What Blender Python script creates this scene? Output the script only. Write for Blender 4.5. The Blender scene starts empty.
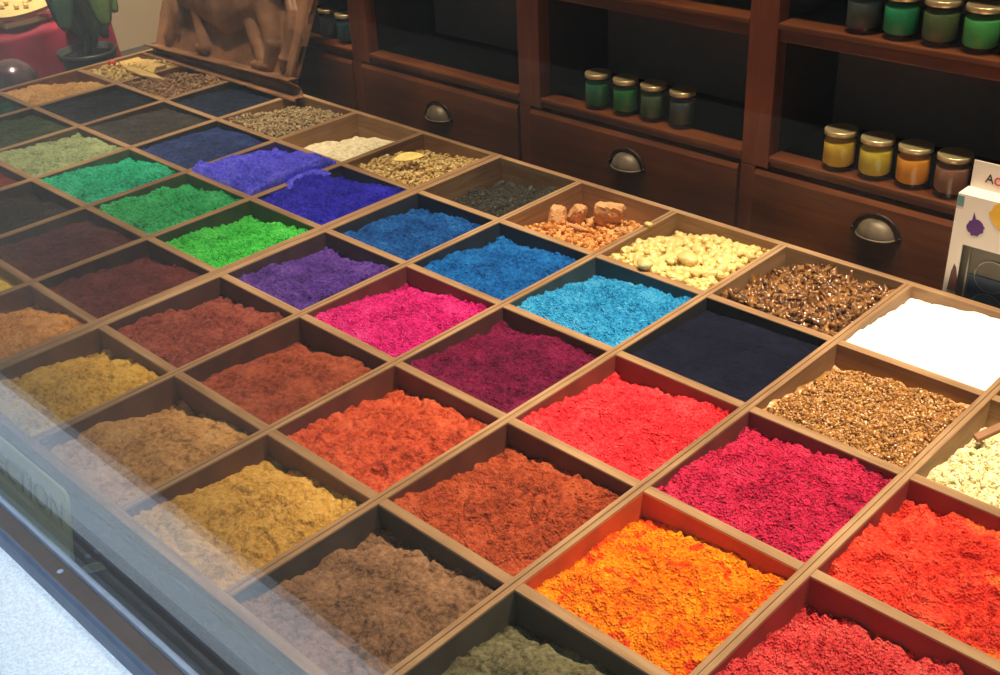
import bpy, bmesh, math, random
import numpy as np
from mathutils import Vector, Matrix

random.seed(7)
rng = np.random.default_rng(11)
scene = bpy.context.scene
COL = scene.collection
S = 0.17                      # pitch of the compartments

# ----------------------------------------------------------------- helpers
def lin(c):
    out = []
    for v in c:
        v = v / 255.0
        out.append(v / 12.92 if v <= 0.04045 else ((v + 0.055) / 1.055) ** 2.4)
    return (out[0], out[1], out[2], 1.0)

class NT:
    """small node-tree writer"""
    def __init__(self, name):
        self.m = bpy.data.materials.new(name); self.m.use_nodes = True
        self.t = self.m.node_tree; self.t.nodes.clear()
        self.out = self.t.nodes.new('ShaderNodeOutputMaterial')
    def n(self, kind, **kw):
        nd = self.t.nodes.new(kind)
        for k, v in kw.items():
            if k in nd.inputs: nd.inputs[k].default_value = v
            else: setattr(nd, k, v)
        return nd
    def l(self, a, b): self.t.links.new(a, b)

def ramp(nt, fac, cols):
    r = nt.n('ShaderNodeValToRGB')
    e = r.color_ramp.elements
    while len(e) < len(cols): e.new(0.5)
    for el, (p, c) in zip(e, cols): el.position = p; el.color = c
    nt.l(fac, r.inputs['Fac'])
    return r.outputs['Color']

def mat_plain(name, c, rough=0.6, metal=0.0, var=0.12, scale=40.0, bump=0.0, spec=0.5, bscale=None):
    nt = NT(name); c = lin(c)
    tc = nt.n('ShaderNodeTexCoord')
    nz = nt.n('ShaderNodeTexNoise', Scale=scale, Detail=5.0)
    nt.l(tc.outputs['Object'], nz.inputs['Vector'])
    lo = tuple(v * (1 - var) for v in c[:3]) + (1,); hi = tuple(min(1, v * (1 + var)) for v in c[:3]) + (1,)
    b = nt.n('ShaderNodeBsdfPrincipled', Roughness=rough, Metallic=metal)
    b.inputs['Specular IOR Level'].default_value = spec
    nt.l(ramp(nt, nz.outputs['Fac'], [(0.3, lo), (0.7, hi)]), b.inputs['Base Color'])
    if bump:
        n2 = nt.n('ShaderNodeTexNoise', Scale=bscale or scale * 6, Detail=6.0)
        nt.l(tc.outputs['Object'], n2.inputs['Vector'])
        bp = nt.n('ShaderNodeBump', Strength=bump, Distance=0.002)
        nt.l(n2.outputs['Fac'], bp.inputs['Height']); nt.l(bp.outputs['Normal'], b.inputs['Normal'])
    nt.l(b.outputs['BSDF'], nt.out.inputs['Surface'])
    return nt.m

def mat_wood(name, dark, mid, light, axis='X', rough=0.55, spec=0.3, stretch=14.0, scale=70.0, bump=0.25):
    nt = NT(name)
    tc = nt.n('ShaderNodeTexCoord'); mp = nt.n('ShaderNodeMapping')
    s = [1.0, 1.0, 1.0]; s['XYZ'.index(axis)] = 1.0 / stretch
    mp.inputs['Scale'].default_value = s
    nt.l(tc.outputs['Object'], mp.inputs['Vector'])
    n1 = nt.n('ShaderNodeTexNoise', Scale=scale, Detail=8.0, Roughness=0.65, Distortion=0.6)
    n2 = nt.n('ShaderNodeTexNoise', Scale=6.0, Detail=3.0)
    nt.l(mp.outputs['Vector'], n1.inputs['Vector']); nt.l(tc.outputs['Object'], n2.inputs['Vector'])
    mx = nt.n('ShaderNodeMath', operation='MULTIPLY_ADD'); mx.inputs[1].default_value = 0.5
    nt.l(n2.outputs['Fac'], mx.inputs[0])
    h = nt.n('ShaderNodeMath', operation='MULTIPLY'); h.inputs[1].default_value = 0.5
    nt.l(n1.outputs['Fac'], h.inputs[0]); nt.l(h.outputs[0], mx.inputs[2])
    b = nt.n('ShaderNodeBsdfPrincipled', Roughness=rough)
    b.inputs['Specular IOR Level'].default_value = spec
    nt.l(ramp(nt, mx.outputs[0], [(0.33, lin(dark)), (0.5, lin(mid)), (0.66, lin(light))]), b.inputs['Base Color'])
    bp = nt.n('ShaderNodeBump', Strength=bump, Distance=0.001)
    nt.l(n1.outputs['Fac'], bp.inputs['Height']); nt.l(bp.outputs['Normal'], b.inputs['Normal'])
    nt.l(b.outputs['BSDF'], nt.out.inputs['Surface'])
    return nt.m

def mat_powder(name, dark, mid, light, grain=1.0, fine=420.0, spots=None, sheen=0.0):
    """loose pigment: matt, clumped, slightly mottled"""
    nt = NT(name)
    tc = nt.n('ShaderNodeTexCoord')
    n1 = nt.n('ShaderNodeTexNoise', Scale=22.0, Detail=6.0, Roughness=0.7)
    n2 = nt.n('ShaderNodeTexNoise', Scale=190.0, Detail=6.0, Roughness=0.75)
    vo = nt.n('ShaderNodeTexVoronoi', Scale=fine)
    for k in (n1, n2, vo): nt.l(tc.outputs['Object'], k.inputs['Vector'])
    a = nt.n('ShaderNodeMath', operation='MULTIPLY'); a.inputs[1].default_value = 0.45; nt.l(n1.outputs['Fac'], a.inputs[0])
    a2 = nt.n('ShaderNodeMath', operation='MULTIPLY_ADD'); a2.inputs[1].default_value = 0.55
    nt.l(n2.outputs['Fac'], a2.inputs[0]); nt.l(a.outputs[0], a2.inputs[2])
    col = ramp(nt, a2.outputs[0], [(0.39, lin(tuple(v * .86 for v in dark))), (0.5, lin(mid)), (0.62, lin(light))])
    if spots:
        n3 = nt.n('ShaderNodeTexNoise', Scale=spots[1], Detail=4.0, Roughness=0.6)
        nt.l(tc.outputs['Object'], n3.inputs['Vector'])
        f = nt.n('ShaderNodeMapRange'); f.inputs['From Min'].default_value = spots[2]; f.inputs['From Max'].default_value = spots[2] + 0.06
        nt.l(n3.outputs['Fac'], f.inputs['Value'])
        mixn = nt.n('ShaderNodeMix', data_type='RGBA')
        nt.l(f.outputs[0], mixn.inputs['Factor']); nt.l(col, mixn.inputs[6]); mixn.inputs[7].default_value = lin(spots[0])
        col = mixn.outputs[2]
    b = nt.n('ShaderNodeBsdfPrincipled', Roughness=0.95)
    b.inputs['Specular IOR Level'].default_value = 0.08
    b.inputs['Sheen Weight'].default_value = sheen
    nt.l(col, b.inputs['Base Color'])
    h1 = nt.n('ShaderNodeMath', operation='MULTIPLY_ADD'); h1.inputs[1].default_value = 0.6
    nt.l(n2.outputs['Fac'], h1.inputs[0]); nt.l(vo.outputs['Distance'], h1.inputs[2])
    bp = nt.n('ShaderNodeBump', Strength=min(1.0, 0.8 * grain), Distance=0.0026 * grain)
    nt.l(h1.outputs[0], bp.inputs['Height']); nt.l(bp.outputs['Normal'], b.inputs['Normal'])
    nt.l(b.outputs['BSDF'], nt.out.inputs['Surface'])
    return nt.m

def mat_clear(name, tint=(255, 255, 255), f0=0.04, rough=0.0):
    """thin clear glass: Schlick reflection over straight-through light"""
    nt = NT(name)
    g = nt.n('ShaderNodeNewGeometry')
    d = nt.n('ShaderNodeVectorMath', operation='DOT_PRODUCT')
    nt.l(g.outputs['Incoming'], d.inputs[0]); nt.l(g.outputs['Normal'], d.inputs[1])
    ab = nt.n('ShaderNodeMath', operation='ABSOLUTE'); nt.l(d.outputs['Value'], ab.inputs[0])
    om = nt.n('ShaderNodeMath', operation='SUBTRACT'); om.inputs[0].default_value = 1.0; nt.l(ab.outputs[0], om.inputs[1])
    pw = nt.n('ShaderNodeMath', operation='POWER'); pw.inputs[1].default_value = 5.0; nt.l(om.outputs[0], pw.inputs[0])
    ma = nt.n('ShaderNodeMath', operation='MULTIPLY_ADD'); ma.inputs[1].default_value = 1 - f0; ma.inputs[2].default_value = f0
    nt.l(pw.outputs[0], ma.inputs[0])
    tr = nt.n('ShaderNodeBsdfTransparent', Color=lin(tint)); gl = nt.n('ShaderNodeBsdfGlossy', Roughness=rough)
    mx = nt.n('ShaderNodeMixShader')
    nt.l(ma.outputs[0], mx.inputs['Fac']); nt.l(tr.outputs[0], mx.inputs[1]); nt.l(gl.outputs[0], mx.inputs[2])
    nt.l(mx.outputs[0], nt.out.inputs['Surface'])
    return nt.m

def mat_grain(name, cols, rough=0.5, spec=0.4, trans=0.0, scale=120.0):
    """granules: each loose piece takes its own colour from the ramp"""
    nt = NT(name)
    g = nt.n('ShaderNodeNewGeometry')
    b = nt.n('ShaderNodeBsdfPrincipled', Roughness=rough)
    b.inputs['Specular IOR Level'].default_value = spec
    tc = nt.n('ShaderNodeTexCoord'); nz = nt.n('ShaderNodeTexNoise', Scale=scale, Detail=3.0)
    nt.l(tc.outputs['Object'], nz.inputs['Vector'])
    ad = nt.n('ShaderNodeMath', operation='MULTIPLY_ADD'); ad.inputs[1].default_value = 0.35
    sb = nt.n('ShaderNodeMath', operation='SUBTRACT'); sb.inputs[1].default_value = 0.5
    nt.l(nz.outputs['Fac'], sb.inputs[0]); nt.l(sb.outputs[0], ad.inputs[0]); nt.l(g.outputs['Random Per Island'], ad.inputs[2])
    k = len(cols)
    nt.l(ramp(nt, ad.outputs[0], [(i / (k - 1), lin(c)) for i, c in enumerate(cols)]), b.inputs['Base Color'])
    if trans:
        b.inputs['Subsurface Weight'].default_value = trans
        b.inputs['Subsurface Radius'].default_value = (0.006, 0.003, 0.001)
        b.inputs['Subsurface Scale'].default_value = 1.0
    nt.l(b.outputs['BSDF'], nt.out.inputs['Surface'])
    return nt.m

class MB:
    def __init__(self): self.v = []; self.f = []; self.smooth = []
    def add(self, vs, fs, smooth=False):
        o = len(self.v); self.v += [tuple(map(float, p)) for p in vs]
        self.f += [tuple(i + o for i in f) for f in fs]; self.smooth += [smooth] * len(fs); return self
    def box(self, x0, x1, y0, y1, z0, z1, M=None):
        vs = [(x, y, z) for x in (x0, x1) for y in (y0, y1) for z in (z0, z1)]
        if M: vs = [M @ Vector(p) for p in vs]
        return self.add(vs, [(0, 1, 3, 2), (4, 6, 7, 5), (0, 4, 5, 1), (2, 3, 7, 6), (0, 2, 6, 4), (1, 5, 7, 3)])
    def prism(self, poly, a0, a1, axis='x', M=None):
        """poly of 2D points extruded along an axis"""
        k = len(poly)
        def P(a, p):
            return {'x': (a, p[0], p[1]), 'y': (p[0], a, p[1]), 'z': (p[0], p[1], a)}[axis]
        vs = [P(a0, p) for p in poly] + [P(a1, p) for p in poly]
        if M: vs = [M @ Vector(p) for p in vs]
        fs = [tuple(range(k))[::-1], tuple(range(k, 2 * k))] + [(i, (i + 1) % k, k + (i + 1) % k, k + i) for i in range(k)]
        return self.add(vs, fs)
    def lathe(self, prof, seg=28, M=None, c=(0, 0, 0)):
        vs = []; fs = []
        for r, z in prof:
            for k in range(seg):
                a = 2 * math.pi * k / seg
                vs.append((c[0] + r * math.cos(a), c[1] + r * math.sin(a), c[2] + z))
        n = len(prof)
        for i in range(n - 1):
            for k in range(seg):
                fs.append((i * seg + k, i * seg + (k + 1) % seg, (i + 1) * seg + (k + 1) % seg, (i + 1) * seg + k))
        fs.append(tuple(range(seg))[::-1]); fs.append(tuple((n - 1) * seg + k for k in range(seg)))
        if M: vs = [M @ Vector(p) for p in vs]
        return self.add(vs, fs, True)
    def tube(self, path, rad, seg=10, closed=False):
        pts = [Vector(p) for p in path]; n = len(pts); vs = []; fs = []
        for i, p in enumerate(pts):
            a = pts[(i - 1) % n] if (closed or i) else p; b = pts[(i + 1) % n] if (closed or i < n - 1) else p
            t = (b - a).normalized(); up = Vector((0, 0, 1)) if abs(t.z) < 0.9 else Vector((1, 0, 0))
            u = t.cross(up).normalized(); w = t.cross(u)
            r = rad[i] if isinstance(rad, (list, tuple)) else rad
            for k in range(seg):
                an = 2 * math.pi * k / seg; vs.append(p + u * (r * math.cos(an)) + w * (r * math.sin(an)))
        for i in range(n if closed else n - 1):
            j = (i + 1) % n
            for k in range(seg):
                fs.append((i * seg + k, i * seg + (k + 1) % seg, j * seg + (k + 1) % seg, j * seg + k))
        if not closed: fs.append(tuple(range(seg))[::-1]); fs.append(tuple((n - 1) * seg + k for k in range(seg)))
        return self.add(vs, fs, True)
    def build(self, name, mat, parent=None, loc=None, bevel=0.0, segs=2, weld=False):
        me = bpy.data.meshes.new(name)
        me.from_pydata(self.v, [], self.f)
        me.polygons.foreach_set('use_smooth', self.smooth)
        bm = bmesh.new(); bm.from_mesh(me); bmesh.ops.recalc_face_normals(bm, faces=bm.faces); bm.to_mesh(me); bm.free()
        me.materials.append(mat)
        return link(name, me, parent, loc, bevel, segs)

def link(name, me, parent=None, loc=None, bevel=0.0, segs=2):
    o = bpy.data.objects.new(name, me); COL.objects.link(o)
    if parent: o.parent = parent
    if loc is not None: o.location = loc
    if bevel:
        b = o.modifiers.new('bevel', 'BEVEL'); b.width = bevel; b.segments = segs; b.limit_method = 'ANGLE'; b.angle_limit = 0.7
    return o

def np_mesh(name, V, F, mat, smooth=True):
    me = bpy.data.meshes.new(name)
    V = np.asarray(V, np.float32); F = np.asarray(F, np.int32); k = F.shape[1]
    me.vertices.add(len(V)); me.vertices.foreach_set('co', V.ravel())
    me.loops.add(F.size); me.loops.foreach_set('vertex_index', F.ravel())
    me.polygons.add(len(F)); me.polygons.foreach_set('loop_start', np.arange(0, F.size, k, dtype=np.int32))
    me.polygons.foreach_set('use_smooth', np.full(len(F), smooth, dtype=bool))
    me.update(calc_edges=True); me.validate()
    me.materials.append(mat)
    return me

def tag(o, label, cat, group=None, kind=None):
    o['label'] = label; o['category'] = cat
    if group: o['group'] = group
    if kind: o['kind'] = kind
    return o

def struct(o, label=None):
    o['kind'] = 'structure'
    if label: o['label'] = label
    return o

def thing(name, label, cat, loc=(0, 0, 0), group=None, rot=None):
    o = bpy.data.objects.new(name, None); COL.objects.link(o); o.location = loc; o.empty_display_size = 0.05
    if rot: o.rotation_euler = rot
    return tag(o, label, cat, group)

def dup(root, loc, label=None, rot=None, group=None):
    r = root.copy(); COL.objects.link(r); r.location = loc
    if label: r['label'] = label
    if group: r['group'] = group
    if rot: r.rotation_euler = rot
    for ch in list(root.children):
        c = ch.copy(); COL.objects.link(c); c.parent = r
        for g in list(ch.children):
            d = g.copy(); COL.objects.link(d); d.parent = c
    return r

# ---------------------------------------------------------------- noise (numpy)
_perm = rng.permutation(512); _perm = np.concatenate([_perm, _perm])
_ang = rng.random(512) * 2 * np.pi
def perlin(x, y):
    xi = np.floor(x).astype(int); yi = np.floor(y).astype(int); xf = x - xi; yf = y - yi
    def g(ix, iy, dx, dy):
        h = _perm[(_perm[ix & 511] + iy) & 511]; a = _ang[h]
        return np.cos(a) * dx + np.sin(a) * dy
    u = xf ** 3 * (xf * (xf * 6 - 15) + 10); v = yf ** 3 * (yf * (yf * 6 - 15) + 10)
    n0 = g(xi, yi, xf, yf) * (1 - u) + g(xi + 1, yi, xf - 1, yf) * u
    n1 = g(xi, yi + 1, xf, yf - 1) * (1 - u) + g(xi + 1, yi + 1, xf - 1, yf - 1) * u
    return n0 * (1 - v) + n1 * v
def fbm(x, y, f, octv=4, gain=0.5):
    s = 0; a = 1.0
    for k in range(octv):
        s = s + a * perlin(x * f + 17.3 * k, y * f - 9.1 * k); f *= 2.05; a *= gain
    return s

# ---------------------------------------------------------------- materials
M_tray = mat_wood('oak', (110, 80, 54), (148, 114, 82), (180, 146, 110), 'X', rough=0.6, scale=110)
M_trayY = mat_wood('oak lengthwise', (110, 80, 54), (148, 114, 82), (180, 146, 110), 'Y', rough=0.6, scale=110)
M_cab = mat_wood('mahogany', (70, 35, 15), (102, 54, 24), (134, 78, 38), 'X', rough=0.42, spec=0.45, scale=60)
M_cabZ = mat_wood('mahogany upright', (76, 37, 15), (112, 56, 24), (142, 80, 38), 'Z', rough=0.42, spec=0.45, scale=60)
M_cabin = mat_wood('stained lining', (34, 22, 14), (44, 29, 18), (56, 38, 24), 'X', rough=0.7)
M_back = mat_plain('grey backing board', (128, 119, 110), rough=0.8, var=0.15, scale=9)
M_bronze = mat_plain('aged bronze', (112, 98, 80), rough=0.5, metal=0.3, var=0.3, scale=60)
M_bronze_d = mat_plain('dark bronze', (58, 46, 38), rough=0.45, metal=0.7, var=0.3, scale=60)
M_gold = mat_plain('gold lacquered tin', (222, 200, 150), rough=0.3, metal=0.6, var=0.08, scale=30)
M_jar = mat_clear('jar glass', (246, 248, 247), 0.03)
M_pane = mat_clear('window glass', (252, 254, 253), 0.04)
M_deck = mat_plain('dark display floor', (62, 56, 48), rough=0.75, var=0.15, scale=30)
M_frame = mat_plain('brown painted metal', (74, 62, 58), rough=0.5, var=0.18, scale=24, bump=0.15)
M_bead = mat_plain('grey metal bead', (150, 162, 182), rough=0.35, metal=0.2, var=0.1, scale=50)
M_framelip = mat_plain('blue grey seal', (84, 98, 122), rough=0.45, var=0.15, scale=40)
M_sill = mat_plain('white roughcast', (224, 230, 238), rough=0.9, var=0.16, scale=380, bump=1.0, bscale=420)
M_pave = mat_plain('street paving', (78, 71, 62), rough=0.9, var=0.2, scale=3, bump=0.3)
M_wall = mat_plain('cream plaster', (206, 186, 158), rough=0.9, var=0.05, scale=5)
M_ceil = mat_plain('ceiling paint', (120, 108, 96), rough=0.9, var=0.04, scale=5)
M_terra = mat_plain('terracotta', (138, 98, 72), rough=0.42, var=0.5, scale=14, bump=0.2, bscale=70)
M_card = mat_plain('white card', (236, 224, 212), rough=0.55, var=0.03, scale=20)
M_velvet = mat_plain('crimson velvet', (128, 4, 48), rough=0.75, var=0.25, scale=14)
M_velvet.node_tree.nodes['Principled BSDF'].inputs['Sheen Tint'].default_value = (0.9, 0.1, 0.25, 1)
M_pot = mat_plain('dark plastic pot', (46, 54, 58), rough=0.4, var=0.1)
M_soil = mat_powder('potting soil', (22, 18, 15), (38, 30, 24), (58, 46, 36), grain=1.5, fine=200)
M_leaf = mat_plain('orchid leaf', (84, 112, 62), rough=0.4, var=0.3, scale=25)
M_leafd = mat_plain('dark orchid leaf', (50, 76, 62), rough=0.42, var=0.25, scale=25)
M_bone = mat_plain('pale carved wood', (214, 186, 128), rough=0.6, var=0.15, scale=30, bump=0.2)
M_acryl = mat_clear('clear acrylic', (240, 236, 236), 0.06)
M_olive = mat_plain('olive board', (168, 162, 108), rough=0.6, var=0.08, scale=30)
M_letter = mat_plain('grey lettering', (128, 130, 100), rough=0.6)
M_drieleaf = mat_plain('dry leaf', (236, 208, 112), rough=0.6, var=0.2, scale=90)
M_greyleaf = mat_plain('withered leaf', (132, 132, 112), rough=0.7, var=0.3, scale=90)

# ---------------------------------------------------------------- setting
ZD = -0.08
struct(MB().box(-0.64, 3.0, -0.8825, 0.30, ZD - 0.03, ZD).build('floor', M_deck), 'dark display floor under the trays')
struct(MB().box(-0.70, -0.64, -0.95, 0.36, ZD - 0.03, 1.75).build('wall_left', M_wall), 'cream plaster side wall of the display')
struct(MB().box(-0.70, 3.06, 0.30, 0.36, ZD - 0.03, 1.75).build('wall_back', M_wall), 'cream plaster wall behind the cabinet')
struct(MB().box(3.0, 3.06, -0.95, 0.36, ZD - 0.03, 1.75).build('wall_right', M_wall))
struct(MB().box(-0.70, 3.06, -0.90, 0.36, 1.75, 1.81).build('ceiling', M_ceil))
struct(MB().box(-3.0, 5.0, -1.003, -0.911, ZD - 0.12, ZD).build('trim_1', M_sill, bevel=0.004), 'white roughcast window sill')
struct(MB().box(-3.0, 5.0, -0.97, -0.9, -0.95, ZD - 0.12).build('wall_front', M_wall))
struct(MB().box(-3.0, 5.0, -0.95, -0.87, 0.90, 14.0).build('wall_upper', M_wall))  # unseen upper wall, brought low to keep sky light off the trays
struct(MB().box(-16.0, 18.0, -4.9, -0.9, -1.0, -0.95).build('pavement', M_pave), 'street paving outside the window')
struct(MB().box(-16, 18, -4.9, -4.5, -1.0, 12.0).build('wall_opposite_blocker', mat_plain('daylight blocking facade', (58, 54, 50), 0.9, scale=1.0)), 'unseen facade across the street, added to cut daylight')  # unseen facade, put close and tall to hold back daylight
win = bpy.data.objects.new('window_1', None); COL.objects.link(win); win.location = (0, -0.885, ZD); struct(win, 'shop window with brown metal frame')
W0, W1 = -0.64, 3.0
# brown flat of the frame, its outer lip, the bright bead that holds the pane, and the pane
MB().box(W0, W1, -0.0255, -0.007, -0.002, 0.020).build('window_frame', M_frame, win, bevel=0.002)
MB().prism([(-0.0245, 0.0), (-0.0245, 0.0195), (-0.0268, 0.0200), (-0.0292, 0.0165), (-0.0302, 0.009), (-0.0308, 0.0)], W0, W1, 'x').build('frame_lip', M_framelip, win)
MB().prism([(-0.0085, 0.0), (-0.0085, 0.021), (-0.0075, 0.0245), (-0.005, 0.026), (-0.0028, 0.025), (-0.0026, 0.0)], W0, W1, 'x').build('glazing_bead', M_bead, win)
MB().box(W0, W1, -0.0025, 0.0025, 0.002, 0.979).build('pane', M_pane, win)
for sx in (0.984, 1.9):
    MB().lathe([(0.0032, 0.0), (0.0032, 0.0008), (0.0022, 0.0016), (0.0008, 0.0012)], 14).build('frame_screw', M_bead, win, loc=(sx, -0.0165, 0.0198))

# ---------------------------------------------------------------- compartment trays
TH = 0.011                      # partition thickness
def make_tray(name, label, i0, i1, edge_l, edge_r):
    """i0..i1 columns, five rows; edges are the outer faces of the box"""
    xc = i0 * S
    t = thing(name, label, 'tray', (xc, 0, ZD))
    zt = -ZD; yb = 0.0075; yf = -5 * S - 0.0045
    MB().box(edge_l - xc, edge_r - xc, yf, yb, 0, 0.007).build('tray_bottom', M_tray, t)
    w = 0.010
    MB().box(edge_l - xc, edge_l - xc + w, yf, yb, 0.0, zt).build('side_rail', M_trayY, t, bevel=0.0008)
    MB().box(edge_r - xc - w, edge_r - xc, yf, yb, 0.0, zt).build('side_rail', M_trayY, t, bevel=0.0008)
    MB().box(edge_l - xc + w, edge_r - xc - w, yb - w, yb, 0.0, zt - 0.0003).build('back_rail', M_tray, t, bevel=0.0008)
    MB().box(edge_l - xc + w, edge_r - xc - w, yf, yf + w, 0.0, zt - 0.0003).build('front_rail', M_tray, t, bevel=0.0008)
    for i in range(i0 + 1, i1):                       # long partitions, two glued strips with a seam on top
        x = i * S - xc; h = TH / 2
        prof = [(x - h, 0.006), (x - h, zt - 0.0006), (x - h + 0.0006, zt), (x - 0.0007, zt), (x - 0.0003, zt - 0.0014), (x + 0.0003, zt - 0.0014),
                (x + 0.0007, zt), (x + h - 0.0006, zt), (x + h, zt - 0.0006), (x + h, 0.006)]
        MB().prism(prof, yf + w, yb - w, 'y').build('partition', M_trayY, t)
    cols = [edge_l - xc + w] + [i * S - xc for i in range(i0 + 1, i1)] + [edge_r - xc - w]
    for j in range(1, 5):                             # cross partitions, lapped between the long ones
        h = TH / 2; y = -j * S
        m = MB()
        for a, b in zip(cols[:-1], cols[1:]):
            a2 = a + (h if a != cols[0] else 0); b2 = b - (h if b != cols[-1] else 0)
            m.box(a2, b2, y - h, y + h, 0.006, zt - 0.0005)
        m.build('cross_partition', M_tray, t, bevel=0.0006)
    return t
make_tray('compartment_tray', 'oak tray of square compartments at the left, with green, brown and ultramarine pigments', -2, 4, -0.327, 0.6795)
make_tray('compartment_tray', 'oak tray of square compartments at the right, with pink, orange, scarlet and sky blue pigments', 4, 12, 0.6805, 2.045)
tag(MB().box(-0.60, 2.6, -0.8628, -0.8602, 0, 0.074).build('front_shade_board', mat_plain('dark grey board', (52, 52, 54), 0.7, var=.15), None, (0, 0, ZD), bevel=.0005),
    'added dark grey board standing in for shade along the front of the trays', 'board')  # added dark board, stands in for the unlit tray front
# ---------------------------------------------------------------- heaps of pigment
def cell_box(i, j):
    h = TH / 2 + 0.0004
    x0 = i * S + h; x1 = (i + 1) * S - h; y1 = -j * S - h; y0 = -(j + 1) * S + h
    if i == 4: x0 = i * S + 0.0108
    if i == 3: x1 = (i + 1) * S - 0.0108
    if i == -2: x0 = -0.327 + 0.0104
    if j == 0: y1 = -0.0030
    if j == 4: y0 = -5 * S + 0.0060
    return x0, x1, y0, y1

EXTRA = {(2, 1): [(1.0, .58, .35, .30, .014)], (3, 1): [(0.0, .58, .40, .28, .022)]}
def heap_heights(i, j, X, Y, low, peak, rough, clump, ctr, seed, shape=2.2, steep=1.0):
    x0, x1, y0, y1 = cell_box(i, j)
    u = (X - x0) / (x1 - x0); v = (Y - y0) / (y1 - y0)      # 0..1, v=1 at the back
    cu, cv = ctr
    du = np.where(u < cu, (cu - u) / cu, (u - cu) / (1 - cu)); dv = np.where(v < cv, (cv - v) / cv, (v - cv) / (1 - cv))
    d = (du ** shape + dv ** shape) ** (1 / shape)
    dl = np.sqrt(u ** 2 + (1 - v) ** 2) + 0.10 * fbm(X + seed, Y, 14, 3)      # distance from the back left corner
    w = 0.62 * np.exp(-(dl / 0.50) ** 2) + 0.50 * np.clip(1 - u / 0.34 + 0.3 * fbm(X, Y + seed, 18, 2), 0, 1) ** 1.3 * (0.25 + 0.75 * v) \
        + 0.42 * np.clip((v - 0.68) / 0.32 + 0.3 * fbm(X + seed, Y, 18, 2), 0, 1) ** 1.3 * (1 - 0.45 * u) + 0.16 * np.clip(d, 0, 1) ** 4
    pk = peak + 0.002; lo = pk - (pk - low) * 0.60
    z = pk - (pk - lo) * np.clip(w, 0, 1.15) * steep
    for (eu, ev, er, es, eh) in EXTRA.get((i, j), ()): z = z + eh * np.exp(-((u - eu) / er) ** 2 - ((v - ev) / es) ** 2)
    z = z + rough * (0.0075 * fbm(X + seed * 1.7, Y + seed, 15, 3) + 0.0045 * fbm(X - seed, Y, 55, 3) - 0.0035 * np.exp(-(fbm(X + 2 * seed, Y - seed, 26, 2) / .07) ** 2))
    z = z + clump * (0.0022 * fbm(X, Y + seed, 150, 3, 0.65) + 0.0034 * np.abs(fbm(X + seed, Y - seed, 72, 2)))
    return np.minimum(z, np.where((du > 0.97) | (dv > 0.97), 0.004 if (i, j) in EXTRA else -0.002, 0.02))

def heap(name, label, i, j, mat, low=-0.036, peak=-0.010, rough=1.0, clump=1.0, ctr=(0.55, 0.42), n=None, cat='pigment powder', shape=2.2, group='pigment powders in the trays'):
    x0, x1, y0, y1 = cell_box(i, j)
    if n is None: n = 120 if (i + j) >= 8 else 84
    gx = np.linspace(x0, x1, n); gy = np.linspace(y0, y1, n)
    X, Y = np.meshgrid(gx, gy, indexing='ij')
    seed = 3.17 * i + 7.7 * j + 40
    Z = np.clip(heap_heights(i, j, X, Y, low, peak, rough, clump, ctr, seed, shape), ZD + 0.010, 0.016)
    xc, yc = (x0 + x1) / 2, (y0 + y1) / 2; zb = ZD + 0.0075
    top = np.stack([X - xc, Y - yc, Z - zb], -1).reshape(-1, 3)
    ids = np.arange(n * n).reshape(n, n)
    F = np.stack([ids[:-1, :-1], ids[1:, :-1], ids[1:, 1:], ids[:-1, 1:]], -1).reshape(-1, 4)
    ring = np.concatenate([ids[:, 0], ids[-1, 1:], ids[-2::-1, -1], ids[0, -2:0:-1]])
    bot = top[ring].copy(); bot[:, 2] = 0.0
    bi = np.arange(len(ring)) + n * n; r2 = np.roll(ring, -1); b2 = np.roll(bi, -1)
    F2 = np.stack([ring, bi, b2, r2], -1)
    me = np_mesh(name, np.concatenate([top, bot]), np.concatenate([F, F2]), mat)
    o = link(name, me, None, (xc, yc, zb))
    return tag(o, label, cat, group), (X, Y, Z)

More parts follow.
